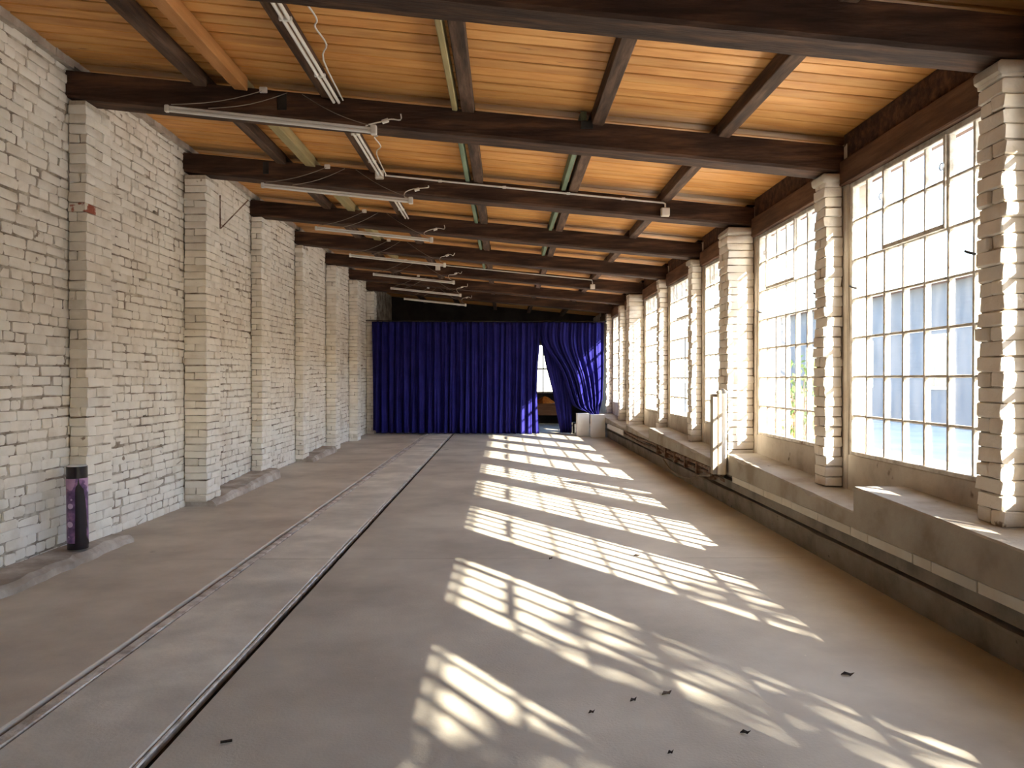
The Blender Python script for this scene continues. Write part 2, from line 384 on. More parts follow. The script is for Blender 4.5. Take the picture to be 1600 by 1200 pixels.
# ------------------------------------------------------------------ roof beams
def beam(k):
    y0 = PY(k) + .0; wd = .25; hd = .212; n = 40; r = random.Random(50 + k); vs = []; fs = []
    prof = [(0, hd), (0, .02), (.02, 0), (wd - .02, 0), (wd, .02), (wd, hd)]
    ph = r.uniform(0, 6)
    for j in range(n + 1):
        x = -3.6 + 6.50 * j / n; wv = .007 * math.sin(x * 1.1 + ph) + r.uniform(-.002, .002)
        for q, (yy, zz) in enumerate(prof):
            vs.append((x, yy + (wv if q < 5 else 0), beam_top(x) - hd + zz + (0 if q in (0, 5) else wv * .8 + r.uniform(-.002, .002))))
    for j in range(n):
        for q in range(6): fs.append((j * 6 + (q + 1) % 6, j * 6 + q, j * 6 + 6 + q, j * 6 + 6 + (q + 1) % 6))
    fs.append(tuple(range(6))); fs.append(tuple(n * 6 + q for q in range(5, -1, -1)))
    b = MB(); b.add(vs, fs); o = b.build('roof_beam', 'beam', None, (0, y0, 0))
    lab = {2: 'dark timber roof beam with a white conduit and two junction boxes along its whole length',
           1: 'dark timber roof beam with a black square plate, above the pier with a bare red brick',
           5: 'dark timber roof beam with a short white conduit ending in a small box near the windows'}
    tag(o, lab.get(k, 'plain dark timber roof beam, %s from the blue curtain' % ORD(7 - k)), 'beam', 'dark timber roof beams'); return o
BEAMS = {k: beam(k) for k in range(K0, K1 + 1)}
def on_beam(name, m, parent, x, z0, z1, wx, dy=.012):
    """small plate on the camera-side face of a beam (parent origin at its face)"""
    b = MB(); b.rbox(x - wx / 2, x + wx / 2, -dy, .012, z0, z1, .003); return b.build(name, m, parent)
on_beam('black_plate', 'black_metal', BEAMS[1], -1.785, beam_top(-1.785) - .15, beam_top(-1.785) - .02, .075)
on_beam('black_plate', 'black_metal', BEAMS[2], -2.60, beam_top(-2.6) - .15, beam_top(-2.6) - .02, .06)
on_beam('dark_block', 'black_metal', BEAMS[1], .665, beam_top(.665) - .06, beam_top(.665) + .0, .1, .02)

# ------------------------------------------------------------------ purlins, one length per bay
def purlin(x, k, w_, m, label, dz=.09, group='dark purlins'):
    y0, y1 = PY(k) + .005, PY(k + 1) - .005 if k < K1 else YE - .05
    ln = y1 - y0; b = MB(); r = random.Random(int(x * 100) + k * 7)
    s0 = r.uniform(-.01, .01); s1 = r.uniform(-.01, .01); h = dz - .006; sag = r.uniform(0, .01)
    b.rbox(-w_ / 2, w_ / 2, 0, ln, -.02 - sag, h, .006, .002, r, fn=lambda a, c, d: (a + s0 + (s1 - s0) * c / ln, c, d - SL * a))
    tag(b.build('purlin', m, None, (x, y0, beam_top(x))), label, 'purlin', group)
ROWS = [(-2.44, 'beside the brick wall'), (-1.42, 'of the white conduits'), (-.285, 'in mid ceiling'), (.755, 'second from the windows'), (1.77, 'nearest the windows')]
def bay(k): return '%s bay from the curtain' % ORD(7 - k)
for k in range(K0, K1 + 1):
    for x, t in ROWS:
        purlin(x, k, .10, 'purlin_dark', 'dark rough ceiling purlin, row %s, %s' % (t, bay(k)), group='dark ceiling purlins')
for k in range(K0, 5):
    purlin(-2.12, k, .11, 'purlin_new' if k < 1 else 'purlin_pale', ('newer orange timber purlin beside a dark one, ' if k < 1 else 'pale yellowish timber purlin beside a dark one, ') + bay(k), group='newer purlins')
for k in range(K0, 1): purlin(-.395, k, .045, 'purlin_pale', 'narrow pale yellow batten beside a dark purlin, ' + bay(k), group='pale battens')
for k in range(1, 5): purlin(-.395, k, .045, 'purlin_green', 'narrow green batten beside a dark purlin in mid ceiling, ' + bay(k), group='green battens')
for k in range(1, 4): purlin(.645, k, .05, 'purlin_green', 'narrow green batten beside a dark purlin towards the windows, ' + bay(k), group='green battens')

# ------------------------------------------------------------------ right wall, headers, ledges
wall_right = empty('wall_right', (0, 0, 0)); tag(wall_right, kind='structure')
ZS, ZT = .80, 2.955                    # window sill and head
def pier_len(k): return .36 if wide(k) else .22
def wspan(k): return PY(k) + pier_len(k) + .03, PY(k + 1) - .10
KW = list(range(K0, K1 + 1))
for k in KW:
    y0, y1 = wspan(k)
    b = MB(); b.rbox(XW - .03, XW + .17, y0 - .02, y1 + .02, 0, ZS, .008); b.build('window_apron', 'plaster', wall_right)
    ya = (wspan(k - 1)[1] + .02) if k > K0 else YB
    b = MB(); b.rbox(XW - .035, XW + .17, ya, y0 - .02, 0, 3.3, .012, .004, rng); b.build('masonry_strip', 'plaster', wall_right)
    # wavy plastered jamb beside the pier
    pts = [(XW - .004 + .006 * math.sin(z * 5 + k), PY(k + 1) - .065 + .010 * math.sin(z * 3.3 + k * 2), z) for z in [.5 + .2 * i for i in range(13)]]
    MB().tube(pts, .032, 8).build('plaster_jamb', 'plaster', wall_right)
MB().box(XW + .0, XW + .17, PY(K1) + .3, YE, 0, 3.3).build('masonry_strip', 'plaster', wall_right)
for k in KW:
    y0, y1 = PY(k) + .255, PY(k + 1) - .005
    b = MB(); b.rbox(2.71, 2.93, y0 - .25, y1, ZT, 3.155, .008, .002, rng, lambda a, c, d: (a, c - y0, d))
    tag(b.build('window_lintel', 'header_wood', None, (0, y0, 0)), 'dark brown timber lintel above a factory window, ' + bay(k), 'lintel', 'timber window lintels')
    b = MB(); b.rbox(2.745, 2.95, y0, y1, 3.158, 3.37, .006, .002, rng, lambda a, c, d: (a, c - y0, d))
    tag(b.build('wall_plate', 'beam', None, (0, y0, 0)), 'almost black timber wall plate between lintel and plank ceiling, ' + bay(k), 'wall plate', 'timber wall plates')
MB().box(2.94, 3.02, YB, YE, 3.10, 3.36).build('outer_fascia', 'fence_wood', wall_right)

# ledge in sloping lengths, each a step higher at its far end
LEDGES = [(YB, 5.25, .60, .66), (5.25, 8.30, .485, .59), (8.30, 12.72, .45, .59), (12.72, 15.1, .40, .50), (15.1, 19.6, .40, .52)]
def ledge_z(y):
    for a, b, z0, z1 in LEDGES:
        if a <= y <= b: return (z0 + (z1 - z0) * (y - a) / (b - a)) if a > 0 else (.60 if y < 3.4 else .60 + .06 * (y - 3.4) / 1.85)
    return .45
for i, (a, b, z0, z1) in enumerate(LEDGES):
    n = int((b - a) / .15); r = random.Random(20 + i); vs = []; fs = []
    for j in range(n + 1):
        y = a + (b - a) * j / n; z = ledge_z(min(max(y, a + .001), b - .001)) ; e = 0 if r.random() < .75 else r.uniform(0, .03)
        vs += [(2.40, y, .376), (2.40, y, z - .012 - e), (2.408 + e * .8, y, z - e * .2), (XW, y, z + .004), (XW, y, .376)]
    for j in range(n):
        for q in range(5): fs.append((j * 5 + (q + 1) % 5, j * 5 + q, j * 5 + 5 + q, j * 5 + 5 + (q + 1) % 5))
    fs.append((0, 1, 2, 3, 4)); fs.append(tuple(n * 5 + q for q in (4, 3, 2, 1, 0)))
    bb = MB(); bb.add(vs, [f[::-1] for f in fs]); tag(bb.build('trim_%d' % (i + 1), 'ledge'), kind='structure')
# stepped base under the ledge: tile band, grey band, kerb
base = empty('baseboard_right', (0, 0, 0)); tag(base, kind='structure')
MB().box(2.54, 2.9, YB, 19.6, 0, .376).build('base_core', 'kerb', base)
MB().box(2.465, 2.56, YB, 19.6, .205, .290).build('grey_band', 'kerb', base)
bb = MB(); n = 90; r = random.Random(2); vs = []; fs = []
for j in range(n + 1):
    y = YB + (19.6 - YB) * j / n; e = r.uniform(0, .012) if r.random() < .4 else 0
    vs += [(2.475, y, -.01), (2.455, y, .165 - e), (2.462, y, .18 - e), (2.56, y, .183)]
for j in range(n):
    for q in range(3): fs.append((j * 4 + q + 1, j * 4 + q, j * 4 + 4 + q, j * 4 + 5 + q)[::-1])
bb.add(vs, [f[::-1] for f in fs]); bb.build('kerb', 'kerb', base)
y = 1.2; tl = [.57, .2, .43, .46, .5, .36, .55, .42, .3]; i = 0
TJ = [2.05, 2.5, 3.05, 3.5, 3.933, 4.36, 4.561, 5.128, 5.386, 5.95, 6.5, 6.72, 7.2, 7.62, 8.2]
for a, b in zip(TJ, TJ[1:]):
    q = MB(); q.rbox(2.44, 2.56, a + .003, b - .003, .293, .358, .004, .0015, rng); q.build('tile', 'tile', base)
# beyond the vertical pipe: rusty pipes and a loose white board
for x_, z_, r_, nm in ((2.43, .335, .026, 0), (2.455, .262, .02, 1)):
    pts = [(x_ + .008 * math.sin(t * 1.7), t, z_ + .012 * math.sin(t * 2.1 + nm)) for t in [8.55 + .35 * i for i in range(25)]]
    hp = MB().tube(pts, r_, 8).build('heating_pipe', 'rust'); HP = hp if nm == 0 else HP
    tag(hp, ('upper thicker' if nm == 0 else 'lower thinner') + ' rusty heating pipe running under the window ledge', 'pipe', 'heating pipes under the ledge')
for i in range(6):
    y = 8.9 + i * .62; q = MB(); q.rbox(2.385, 2.47, y, y + .05, .225, .372, .004); q.build('pipe_bracket', 'rust', HP)
q = MB(); q.rbox(2.365, 2.39, 15.3, 17.6, .27, .37, .005); tag(q.build('white_board', 'white_board'), 'loose white board leaning along the ledge base beside the white boxes', 'board')
pts = [(2.365, 8.75, .30), (2.36, 9.2, .24), (2.355, 9.7, .14), (2.35, 10.3, .09), (2.355, 10.9, .11), (2.365, 11.4, .2)]
tag(MB().tube(pts, .014, 8).build('grey_hose', 'kerb'), 'grey hose sagging in front of the kerb below the heating pipes', 'hose')

# ------------------------------------------------------------------ right piers
def right_pier(k):
    y0 = PY(k); LY = pier_len(k); xf = 2.455 if wide(k) else XP; xb = XW - .04; zb = ledge_z(y0 + .1) + .004; top = beam_top(2.75) - .215
    p = empty('brick_pier', (xf, y0, zb)); H = top - zb; D = xb - xf
    MB().box(.014, D, .014, LY - .014, 0, H).build('mortar_core', 'mortar', p)
    z = .003; c = 0; CH = .081
    while z + .04 < H:
        h = .0765 if z + .0765 <= H else H - z
        if LY > .3: segs = [(0, .115), (.125, LY)] if c % 2 else [(0, .235), (.245, LY)]
        else: segs = [(0, LY)] if c % 3 else [(0, .105), (.113, LY)]
        for a, b in segs:
            o = link('brick', box_brick(D, b - a, round(h, 3)), None, p, (rng.uniform(-.010, .007), a + rng.uniform(-.007, .005), z))
            o.rotation_euler = (rng.gauss(0, .01), rng.gauss(0, .006), rng.gauss(0, .012))
        z += CH; c += 1
    q = MB(); e_ = .03 if k in (0, 1, 3) else .008; q.rbox(-e_, D, -.012, LY + .012, H - .075, H - .004, .016, .004, rng); q.smooth = True; q.build('plaster_cap', 'plaster', p)
    if k == 2: lab = 'broad white brick pier between windows, directly behind the vertical pipe casing'
    elif k == 5: lab = 'broad white brick pier between windows with no pipe casing in front'
    elif k == 0: lab = 'narrow white brick pier with a rounded plaster cap on the highest step of the ledge'
    elif k < 0: lab = 'white brick pier of the window wall, %s pier from the curtain' % ORD(7 - k)
    else: lab = 'narrow white brick pier between windows, %s pier from the blue curtain' % ORD(7 - k)
    tag(p, lab, 'brick pier', 'brick piers of the window wall')
for k in range(K0, K1 + 1): right_pier(k)

# ------------------------------------------------------------------ factory windows
NC, NR = 7, 7
def window(k, num):
    y0, y1 = wspan(k); w_ = empty('window_%d' % num, (XW, y0, ZS)); tag(w_, kind='structure')
    L = y1 - y0; H = ZT - ZS; cw = L / NC; rh = H / NR; r = random.Random(300 + k)
    fr = MB(); fr.rbox(-.025, .03, 0, .035, 0, H, .004); fr.rbox(-.025, .03, L - .04, L, 0, H, .004); fr.rbox(-.024, .03, .035, L - .04, H - .04, H, .004); fr.rbox(-.03, .03, .035, L - .04, 0, .028, .004)
    fr.build('frame', 'steel_paint', w_)
    for i in range(1, NC):
        b = MB(); yy = i * cw + r.uniform(-.006, .006); t = r.uniform(-.006, .006)
        b.rbox(-.018, .022, -.013, .013, .02, H - .03, .003, .001, r, lambda a, c, d: (a, c + t * d / H, d)); b.build('glazing_bar', 'steel_paint', w_, (0, yy, 0))
    for j in range(1, NR):
        b = MB(); zz = j * rh
        b.rbox(-.014, .018, .03, L - .035, -.009, .009, .003, .001, r); b.build('cross_bar', 'steel_paint', w_, (0, 0, zz))
    me = PANES.get(round(cw, 3))
    if me is None:
        b = MB(); b.box(-.002, .002, .012, cw - .012, .008, rh - .008); me = b.mesh('pane'); me.materials.append(MATS['dirty_glass']); PANES[round(cw, 3)] = me
    for i in range(NC):
        for j in range(NR):
            o = link('pane', me, None, w_, (.004, i * cw, j * rh)); o.rotation_euler = (0, r.gauss(0, .004), r.gauss(0, .006))
    # opening vent of two rows by three columns with its own darker frame
    c0 = {0: 2, 1: 1}.get(k, 2); a, b_ = (NC - c0 - 3) * cw, (NC - c0) * cw; z0, z1 = 5 * rh, 7 * rh - .03
    v = MB(); v.rbox(-.036, -.016, a, a + .026, z0, z1, .003); v.rbox(-.036, -.016, b_ - .026, b_, z0, z1, .003); v.rbox(-.037, -.016, a + .026, b_ - .026, z0, z0 + .03, .003); v.rbox(-.035, -.016, a + .026, b_ - .026, z1 - .02, z1, .003)
    vo = v.build('vent_frame', 'steel_paint', w_)
    for yy in (a + .013, b_ - .013):
        zc = z0 + rh * 1.25; pts = [(-.05, yy + .022 * math.cos(t), zc + .022 * math.sin(t)) for t in [2 * math.pi * i / 14 for i in range(14)]]
        MB().tube(pts, .004, 6, closed=True).build('pull_ring', 'white_enamel', vo)
    if k in (0, 1):
        for yy, zz in ((L - 6.1 * cw, rh * 4.32), (L - .42 * cw, rh * 4.25)):
            h = MB(); h.tube([(-.02, yy, zz), (-.05, yy + .015, zz + .01), (-.055, yy + .05, zz + .025)], .008, 8); h.build('latch', 'black_metal', w_)
PANES = {}
order_w = [k for k in range(6, K0 - 1, -1)]
for i, k in enumerate(order_w): window(k, i + 1)

# ------------------------------------------------------------------ pipe casing in front of the broad pier
p = empty('pipe_casing', (2.335, 8.26, .376))
q = MB(); q.rbox(-.10, -.055, -.06, .04, 0, .83, .004); q.build('side_board', 'ledge', p)
q = MB(); q.rbox(-.10, .06, .02, .05, 0, .86, .004); q.build('back_board', 'ledge', p)
q = MB(); q.tube([(.0, -.035, .0), (.0, -.035, .87)], .052, 16); q.build('half_round_pipe', 'tile', p)
q = MB(); q.tube([(.0, -.03, .87), (.0, -.028, .89), (.0, -.02, .91)], [.06, .056, .03], 14); q.build('cap', 'kerb', p)
for z_ in (.2, .33, .45, .56, .68, .8):
    q = MB(); q.rbox(.035, .075, -.03, .0, z_ - .014, z_ + .014, .004); q.build('clip', 'black_metal', p)
tag(p, 'short vertical white pipe casing with a rusty cap standing against the ledge', 'pipe')

# ------------------------------------------------------------------ fluorescent tubes and their wiring
def lamp(k):
    yb = PY(k); Y = yb - .56; p = empty('light_tube', (0, Y, 0)); x0, x1 = -2.46, -.955; z0, z1 = 3.36, 3.205
    def zz(x): return z0 + (z1 - z0) * (x - x0) / (x1 - x0)
    bt = MB(); bt.rbox(x0 + .02, x1 - .02, -.011, .011, .016, .032, .003, fn=lambda a, c, d: (a, c, d + zz(a))); bt.build('batten', 'white_enamel', p)
    tb = MB(); tb.tube([(x0 + .02, 0, zz(x0 + .02)), (x1 - .02, 0, zz(x1 - .02))], .013, 10); tb.build('glass_tube', 'tube_glass', p)
    for xx, s in ((x0, .75), (x1, 1.0)):
        c = MB(); c.rbox(xx - .022 * s, xx + .022 * s, -.022 * s, .022 * s, zz(xx) - .02 * s, zz(xx) + .05 * s, .006); c.build('end_cap', 'white_enamel', p)
    for xs, xe in ((x0 + .03, -1.93), (x0 + .30, -1.74), (x1 - .02, -1.62)):
        t = beam_top(xe) - .012; pts = []
        for i in range(7):
            u = i / 6; pts.append((xs + (xe - xs) * u, .548 * u, zz(xs) + .045 + (t - zz(xs) - .045) * u - .03 * math.sin(math.pi * u)))
        MB().tube(pts, .0032, 5).build('hanger_wire', 'cable_grey', p)
    c = MB(); c.rbox(-1.96, -1.90, .535, .562, beam_top(-1.93) - .03, beam_top(-1.93) + .015, .004); c.build('hook_plate', 'white_enamel', p)
    g2 = random.Random(k + 40); j = lambda s=.02: g2.uniform(-s, s)
    pts = [(x1 - .01, .02, z1 + .04), (x1 - .10 + j(), .25, z1 + .13 + j()), (x1 - .11 + j(), .50, z1 + .22), (x1 - .03 + j(), .52, z1 + .25 + j()), (x1 + .05, .52, z1 + .27), (x1 + .12 + j(), .51, z1 + .26 + j()), (x1 + .13, .50, z1 + .31 + j())]
    MB().tube(smooth(pts), .0055, 6).build('supply_cable', 'cable', p)
    c = MB(); c.tube([(x1 - .02, .515, z1 + .245), (x1 + .03, .515, z1 + .262)], .018, 8); c.build('connector', 'cable', p)
    lab = 'white fluorescent tube hung on wires by the %s roof beam from the curtain' % ORD(7 - k)
    if k == 1: lab = 'white fluorescent tube hung on wires under the beam with a black square plate'
    tag(p, lab, 'light', 'hanging fluorescent tubes')
def smooth(pts, n=4):
    P_ = [Vector(p) for p in pts]; out = []
    for i in range(len(P_) - 1):
        a, b, c, d = P_[max(i - 1, 0)], P_[i], P_[i + 1], P_[min(i + 2, len(P_) - 1)]
        for q in range(n):
            t = q / n; out.append(.5 * ((2 * b) + (c - a) * t + (2 * a - 5 * b + 4 * c - d) * t * t + (3 * b - a - 3 * c + d) * t ** 3))
    out.append(P_[-1]); return out
for k in range(0, 8): lamp(k)
def pipe(name, pts, r_, label, cat='conduit', group=None, m='white_enamel', clips=()):
    b = MB(); b.tube(pts, r_, 8); o = b.build(name, m); tag(o, label, cat, group)
    for c in clips:
        q = MB(); q.rbox(c[0] - .02, c[0] + .02, c[1] - .012, c[1] + .012, c[2] - .014, c[2] + .012, .003); q.build('clip', m, o)
zc = beam_top(-1.36) - .035
for k in range(-1, 3):
    for i, dx in enumerate((-1.365, -1.325)):
        ya, yb = PY(k) + .27, PY(k + 1) - .02; z_ = beam_top(dx) - .052
        pipe('conduit', [(dx, ya, z_), (dx + .004, (ya + yb) / 2, z_ - .004), (dx, yb, z_)], .0125, ('inner' if i else 'outer') + ' thin white conduit of a pair along a dark purlin, ' + bay(k), group='paired conduits on the purlin', clips=[(dx, ya + .5, z_), (dx, yb - .55, z_)])
for k in (0, 1):
    ya = PY(k) + .3; yb = PY(k + 1) - .08; z_ = beam_top(-1.28) - .05
    pts = [(-1.18, ya, z_ - .03), (-1.13, ya + .25, z_ - .05), (-1.14, ya + .42, z_ - .03), (-1.20, ya + .62, z_ + .02), (-1.17, ya + .8, z_ - .01), (-1.26, ya + 1.1, z_ + .01), (-1.28, yb, z_)]
    tag(MB().tube(smooth(pts), .006, 6).build('loose_cable', 'cable'), 'loose white cable wandering beside paired conduits on the purlin, ' + bay(k), 'cable', 'loose cables')
def jbox(k, x, z, s=.095):
    q = MB(); q.rbox(-s / 2, s / 2, -.05, -.002, -s / 2, s / 2, .008); o = q.build('junction_box', 'tile', None, (x, PY(k), z)); q = MB(); q.rbox(-s * .42, s * .42, -.056, -.05, -s * .42, s * .42, .002); q.build('lid', 'white_enamel', o); return o
Y2 = PY(2) - .023
def bz(x, d): return beam_top(x) - d
pipe('conduit', [(-1.30, Y2, bz(-1.3, .045)), (.2, Y2, bz(.2, .05)), (1.74, Y2, bz(1.74, .05)), (1.76, Y2, bz(1.76, .06)), (1.76, Y2, bz(1.76, .10))], .010, 'long thin white conduit fixed along a beam, ending above the windows', clips=[(x_, Y2, bz(x_, .048)) for x_ in (-.7, 0, .7, 1.3)])
tag(jbox(2, -1.36, bz(-1.36, .045)), 'square pale junction box on the beam beside the end of a hanging light tube', 'junction box', 'junction boxes')
tag(jbox(2, 1.76, bz(1.76, .15)), 'square pale junction box on the beam at the end of the long conduit', 'junction box', 'junction boxes')
Y5 = PY(5) - .023
pipe('conduit', [(-1.2, Y5, bz(-1.2, .03)), (1.72, Y5, bz(1.72, .04)), (1.73, Y5, bz(1.73, .12))], .010, 'shorter white conduit on a farther beam ending in a small box near the windows')
tag(jbox(5, 1.73, bz(1.73, .17)), 'small pale junction box on the farther beam near the windows', 'junction box', 'junction boxes')
tag(jbox(5, -1.3, bz(-1.3, .09)), 'pale junction box on the farther beam beside a hanging light tube', 'junction box', 'junction boxes')
# iron bracket on the wall under a beam
p = empty('iron_bracket', (-3.22, 8.75, 3.1)); MB().tube([(0, 0, .38), (0, 0, 0)], .008, 6).build('rod', 'rust', p); MB().tube([(0, 0, 0), (.32, 0, .33)], .007, 6).build('brace', 'rust', p)
tag(p, 'thin rusty iron rod with a diagonal brace under a roof beam by the brick wall', 'bracket')

# ------------------------------------------------------------------ blue curtains
CY = 19.35
def cloth(name, fx, nu, nv, label, group='blue curtains'):
    vs = [fx(i / nu, j / nv) for j in range(nv + 1) for i in range(nu + 1)]
    fs = [(j * (nu + 1) + i, j * (nu + 1) + i + 1, (j + 1) * (nu + 1) + i + 1, (j + 1) * (nu + 1) + i) for j in range(nv) for i in range(nu)]
    b = MB(); b.add(vs, fs); me = b.mesh(name); me.polygons.foreach_set('use_smooth', [True] * len(me.polygons))
    o = link(name, me, 'curtain'); s = o.modifiers.new('thickness', 'SOLIDIFY'); s.thickness = .004
    tag(o, label, 'curtain', group); return o
def fold(u, v, n, a): return a * (math.sin(u * n * 6.283 + 1.3 * math.sin(u * 9) + .5 * math.sin(v * 2.5 + u * 5)) + .45 * math.sin(u * n * 2.37 * 6.283 + 2 * v))
def main_c(u, v):
    x = -3.33 + 4.23 * u; z = 2.84 - .02 * u - v * 2.80
    if u < .03: z = max(z, .1)
    x += .10 * max(0, u - .93) / .07 * (-4 * (v - .25) * (1.0 - v) if v > .25 else 0) * 1.0
    return (x + .02 * math.sin(u * 60 + v * 2), CY + fold(u, v, 23, .035 + .035 * v), z)
cloth('curtain', main_c, 420, 30, 'wide dark blue curtain hanging closed across the hall down to the floor')
def poly(pts, t):
    t *= len(pts) - 1; i = min(int(t), len(pts) - 2); q = t - i; return tuple(a + (b - a) * q for a, b in zip(pts[i], pts[i + 1]))
LE = smooth([(.90, 0, 2.82), (.91, 0, 2.35), (1.38, 0, 1.63), (1.66, 0, .85), (1.80, 0, .68), (2.12, 0, .56)], 6); RE = [(2.50, 0, 2.82), (2.49, 0, 1.6), (2.46, 0, .9), (2.36, 0, .50)]
def swag(u, v):
    a = poly([tuple(p) for p in LE], v); b = poly(RE, v); s = u
    sag = -.05 * math.sin(math.pi * u) * v
    return (a[0] + (b[0] - a[0]) * s, CY - .06 - .05 * v + fold(u, v * .5, 7.5, .045 + .035 * v), a[2] + (b[2] - a[2]) * s + sag)
cloth('curtain', swag, 160, 50, 'gathered blue curtain swept aside and resting on the white boxes')
FL = [(.92, 0, 2.80), (.94, 0, 2.30), (1.06, 0, 1.7), (1.22, 0, 1.1), (1.42, 0, .04)]; FR = [(1.75, 0, 2.80), (1.72, 0, 2.0), (1.7, 0, 1.0), (1.71, 0, .04)]
def flap(u, v):
    a = poly(FL, v); b = poly(FR, v); return (a[0] + (b[0] - a[0]) * u, CY + .07 + fold(u, v, 4, .03), a[2] + (b[2] - a[2]) * u)
cloth('curtain', flap, 70, 30, 'narrow slanting blue curtain panel beside the open gap, reaching the floor')
pipe('curtain_rail', [(-3.48, CY, 2.86), (2.58, CY, 2.845)], .014, 'thin dark rail carrying the blue curtains across the hall', 'curtain rail', m='black_metal')
# white boxes and a black crate at the curtain's foot
def plinth_box(x, y, s, h, label):
    q = MB(); q.rbox(-s / 2, s / 2, 0, s, 0, h, .004); o = q.build('white_box', 'white_board', None, (x, y, 0)); q = MB(); q.rbox(-s / 2 - .003, s / 2 + .003, -.003, s + .003, h - .018, h + .002, .003); q.build('top_panel', 'white_board', o)
    tag(o, label, 'box', 'white display boxes')
plinth_box(2.245, 18.28, .325, .54, 'white display box standing in front, against the ledge base')
plinth_box(1.93, 18.75, .30, .55, 'white display box standing behind the other one, under the gathered curtain')
q = MB(); q.rbox(-.1, .1, 0, .2, 0, .28, .01); o = q.build('black_crate', 'black_metal', None, (1.80, 19.62, 0)); q = MB(); q.rbox(-.106, .106, -.006, .206, .26, .284, .004); q.build('rim', 'black_metal', o); tag(o, 'small black crate on the floor behind the slanting curtain panel', 'crate')

# ------------------------------------------------------------------ behind the curtain
t = empty('work_table', (1.22, 20.9, 0)); q = MB(); q.rbox(-.42, .42, -.3, .3, .70, .74, .006); q.build('table_top', 'wood_brown', t)
q = MB(); q.rbox(-.38, .38, -.27, .27, .42, .70, .006); q.build('drawer_box', 'wood_brown', t)
for sx in (-1, 1):
    for sy in (-1, 1):
        q = MB(); q.rbox(sx * .35 - .025, sx * .35 + .025, sy * .25 - .025, sy * .25 + .025, 0, .42, .004); q.build('leg', 'black_metal', t)
tag(t, 'brown wooden table with dark legs seen through the curtain gap', 'table')
def heap(u, v): a = u * 6.283; rr = .22 * (1 - v) ** .6 * (1 + .15 * math.sin(3 * a) + .1 * math.sin(7 * a + v * 5)); return (rr * 1.2 * math.cos(a), rr * math.sin(a), .16 * v * (1 + .2 * math.sin(5 * a)))
vs = [heap(i / 28, j / 8) for j in range(9) for i in range(28)]; b = MB(); b.add(vs, [(j * 28 + i, j * 28 + (i + 1) % 28, (j + 1) * 28 + (i + 1) % 28, (j + 1) * 28 + i) for j in range(8) for i in range(28)]); b.smooth = True
tag(b.build('cloth_heap', 'orange_cloth', None, (1.1, 20.85, .74)), 'crumpled orange cloth lying on the brown table behind the curtain', 'cloth')
wb = empty('wall_back', (0, YE, 0)); tag(wb, kind='structure')
for a in ((-3.9, .35, 0, 4.1), (2.1, 3.0, 0, 4.1), (.35, 2.1, 0, .95), (.35, 2.1, 2.5, 4.1)): MB().box(a[0], a[1], 0, .25, a[2], a[3]).build('masonry', 'unlit_dark', wb)
wn = empty('window_12', (.35, YE + .1, .95)); tag(wn, kind='structure')
q = MB()
for x_ in (0, .42, .85, 1.28, 1.71): q.rbox(x_, x_ + .04, 0, .05, 0, 1.55, .004)
for z_ in (0, .74, 1.5): q.rbox(.04, 1.71, .005, .045, z_, z_ + .05, .004)
q.build('frame', 'steel_paint', wn)
for i_ in range(4): q = MB(); q.box(.42 * i_ + .04, .42 * i_ + .44, .02, .024, .03, 1.52); q.build('pane', 'dirty_glass', wn)
wf = empty('wall_front', (0, YB, 0)); tag(wf, kind='structure')
for a in ((-3.9, 3.0, 0, 4.1),): MB().box(a[0], a[1], -.25, 0, a[2], a[3]).build('masonry', 'plaster', wf)

# ------------------------------------------------------------------ poster tube on the footing
TR, TH = .074, .635
p = empty('poster_tube', (-3.295, 5.96, .092)); p.rotation_euler = (0, R(-.6), 0)
b = MB(); b.tube([(0, 0, 0), (0, 0, TH)], TR, 40); b.build('body', 'gloss_black', p)
b = MB(); b.tube([(0, 0, TH - .002), (0, 0, TH + .006)], TR * .95, 40); b.build('lid', 'white_board', p)
def patch(name, m, outline, rad, parent):
    """outline rows: (z, angle from, angle to) wrapped on the cylinder; angle 0 faces the camera, positive to its right"""
    vs = []; fs = []; n = 16
    for z_, a0, a1 in outline:
        for i in range(n + 1):
            a = R(a0 + (a1 - a0) * i / n) - math.pi / 2 + R(28); vs.append((rad * math.cos(a), rad * math.sin(a), z_))
    for j in range(len(outline) - 1):
        for i in range(n): fs.append((j * (n + 1) + i, j * (n + 1) + i + 1, (j + 1) * (n + 1) + i + 1, (j + 1) * (n + 1) + i))
    b = MB(); b.add(vs, fs); b.smooth = True; return b.build(name, m, parent)
pic = patch('picture_wrap', 'print_purple', [(.05, -88, 88), (.30, -88, 88), (.545, -88, 88)], TR + .0012, p)
patch('picture_sky', 'print_pink', [(.455, -45, -28), (.47, -75, -20), (.50, -86, -12), (.543, -86, -6)], TR + .0018, pic)
patch('picture_sky', 'print_pink', [(.43, 72, 80), (.50, 40, 84), (.543, 12, 86)], TR + .0018, pic)
patch('dark_spire', 'gloss_black', [(.03, -14, 90), (.20, -12, 58), (.33, -10, 50), (.40, -10, 44), (.46, -9, 36), (.48, -6, 24), (.50, 3, 14), (.545, 7, 9)], TR + .0024, pic)
def disc(zc, ac, rr):
    rows = []
    for i in range(9):
        q = -1 + 2 * i / 8; hw = math.degrees(rr * math.sqrt(max(1e-4, 1 - q * q)) / TR); rows.append((zc + q * rr, ac - hw, ac + hw))
    patch('pale_dot', 'print_pale', rows, TR + .003, pic)
disc(.335, -38, .022); disc(.195, -42, .024); disc(.455, 78, .024); disc(.385, -30, .008); disc(.10, -50, .006)
tag(p, 'black poster tube with a purple picture wrap standing on the concrete footing', 'poster tube')

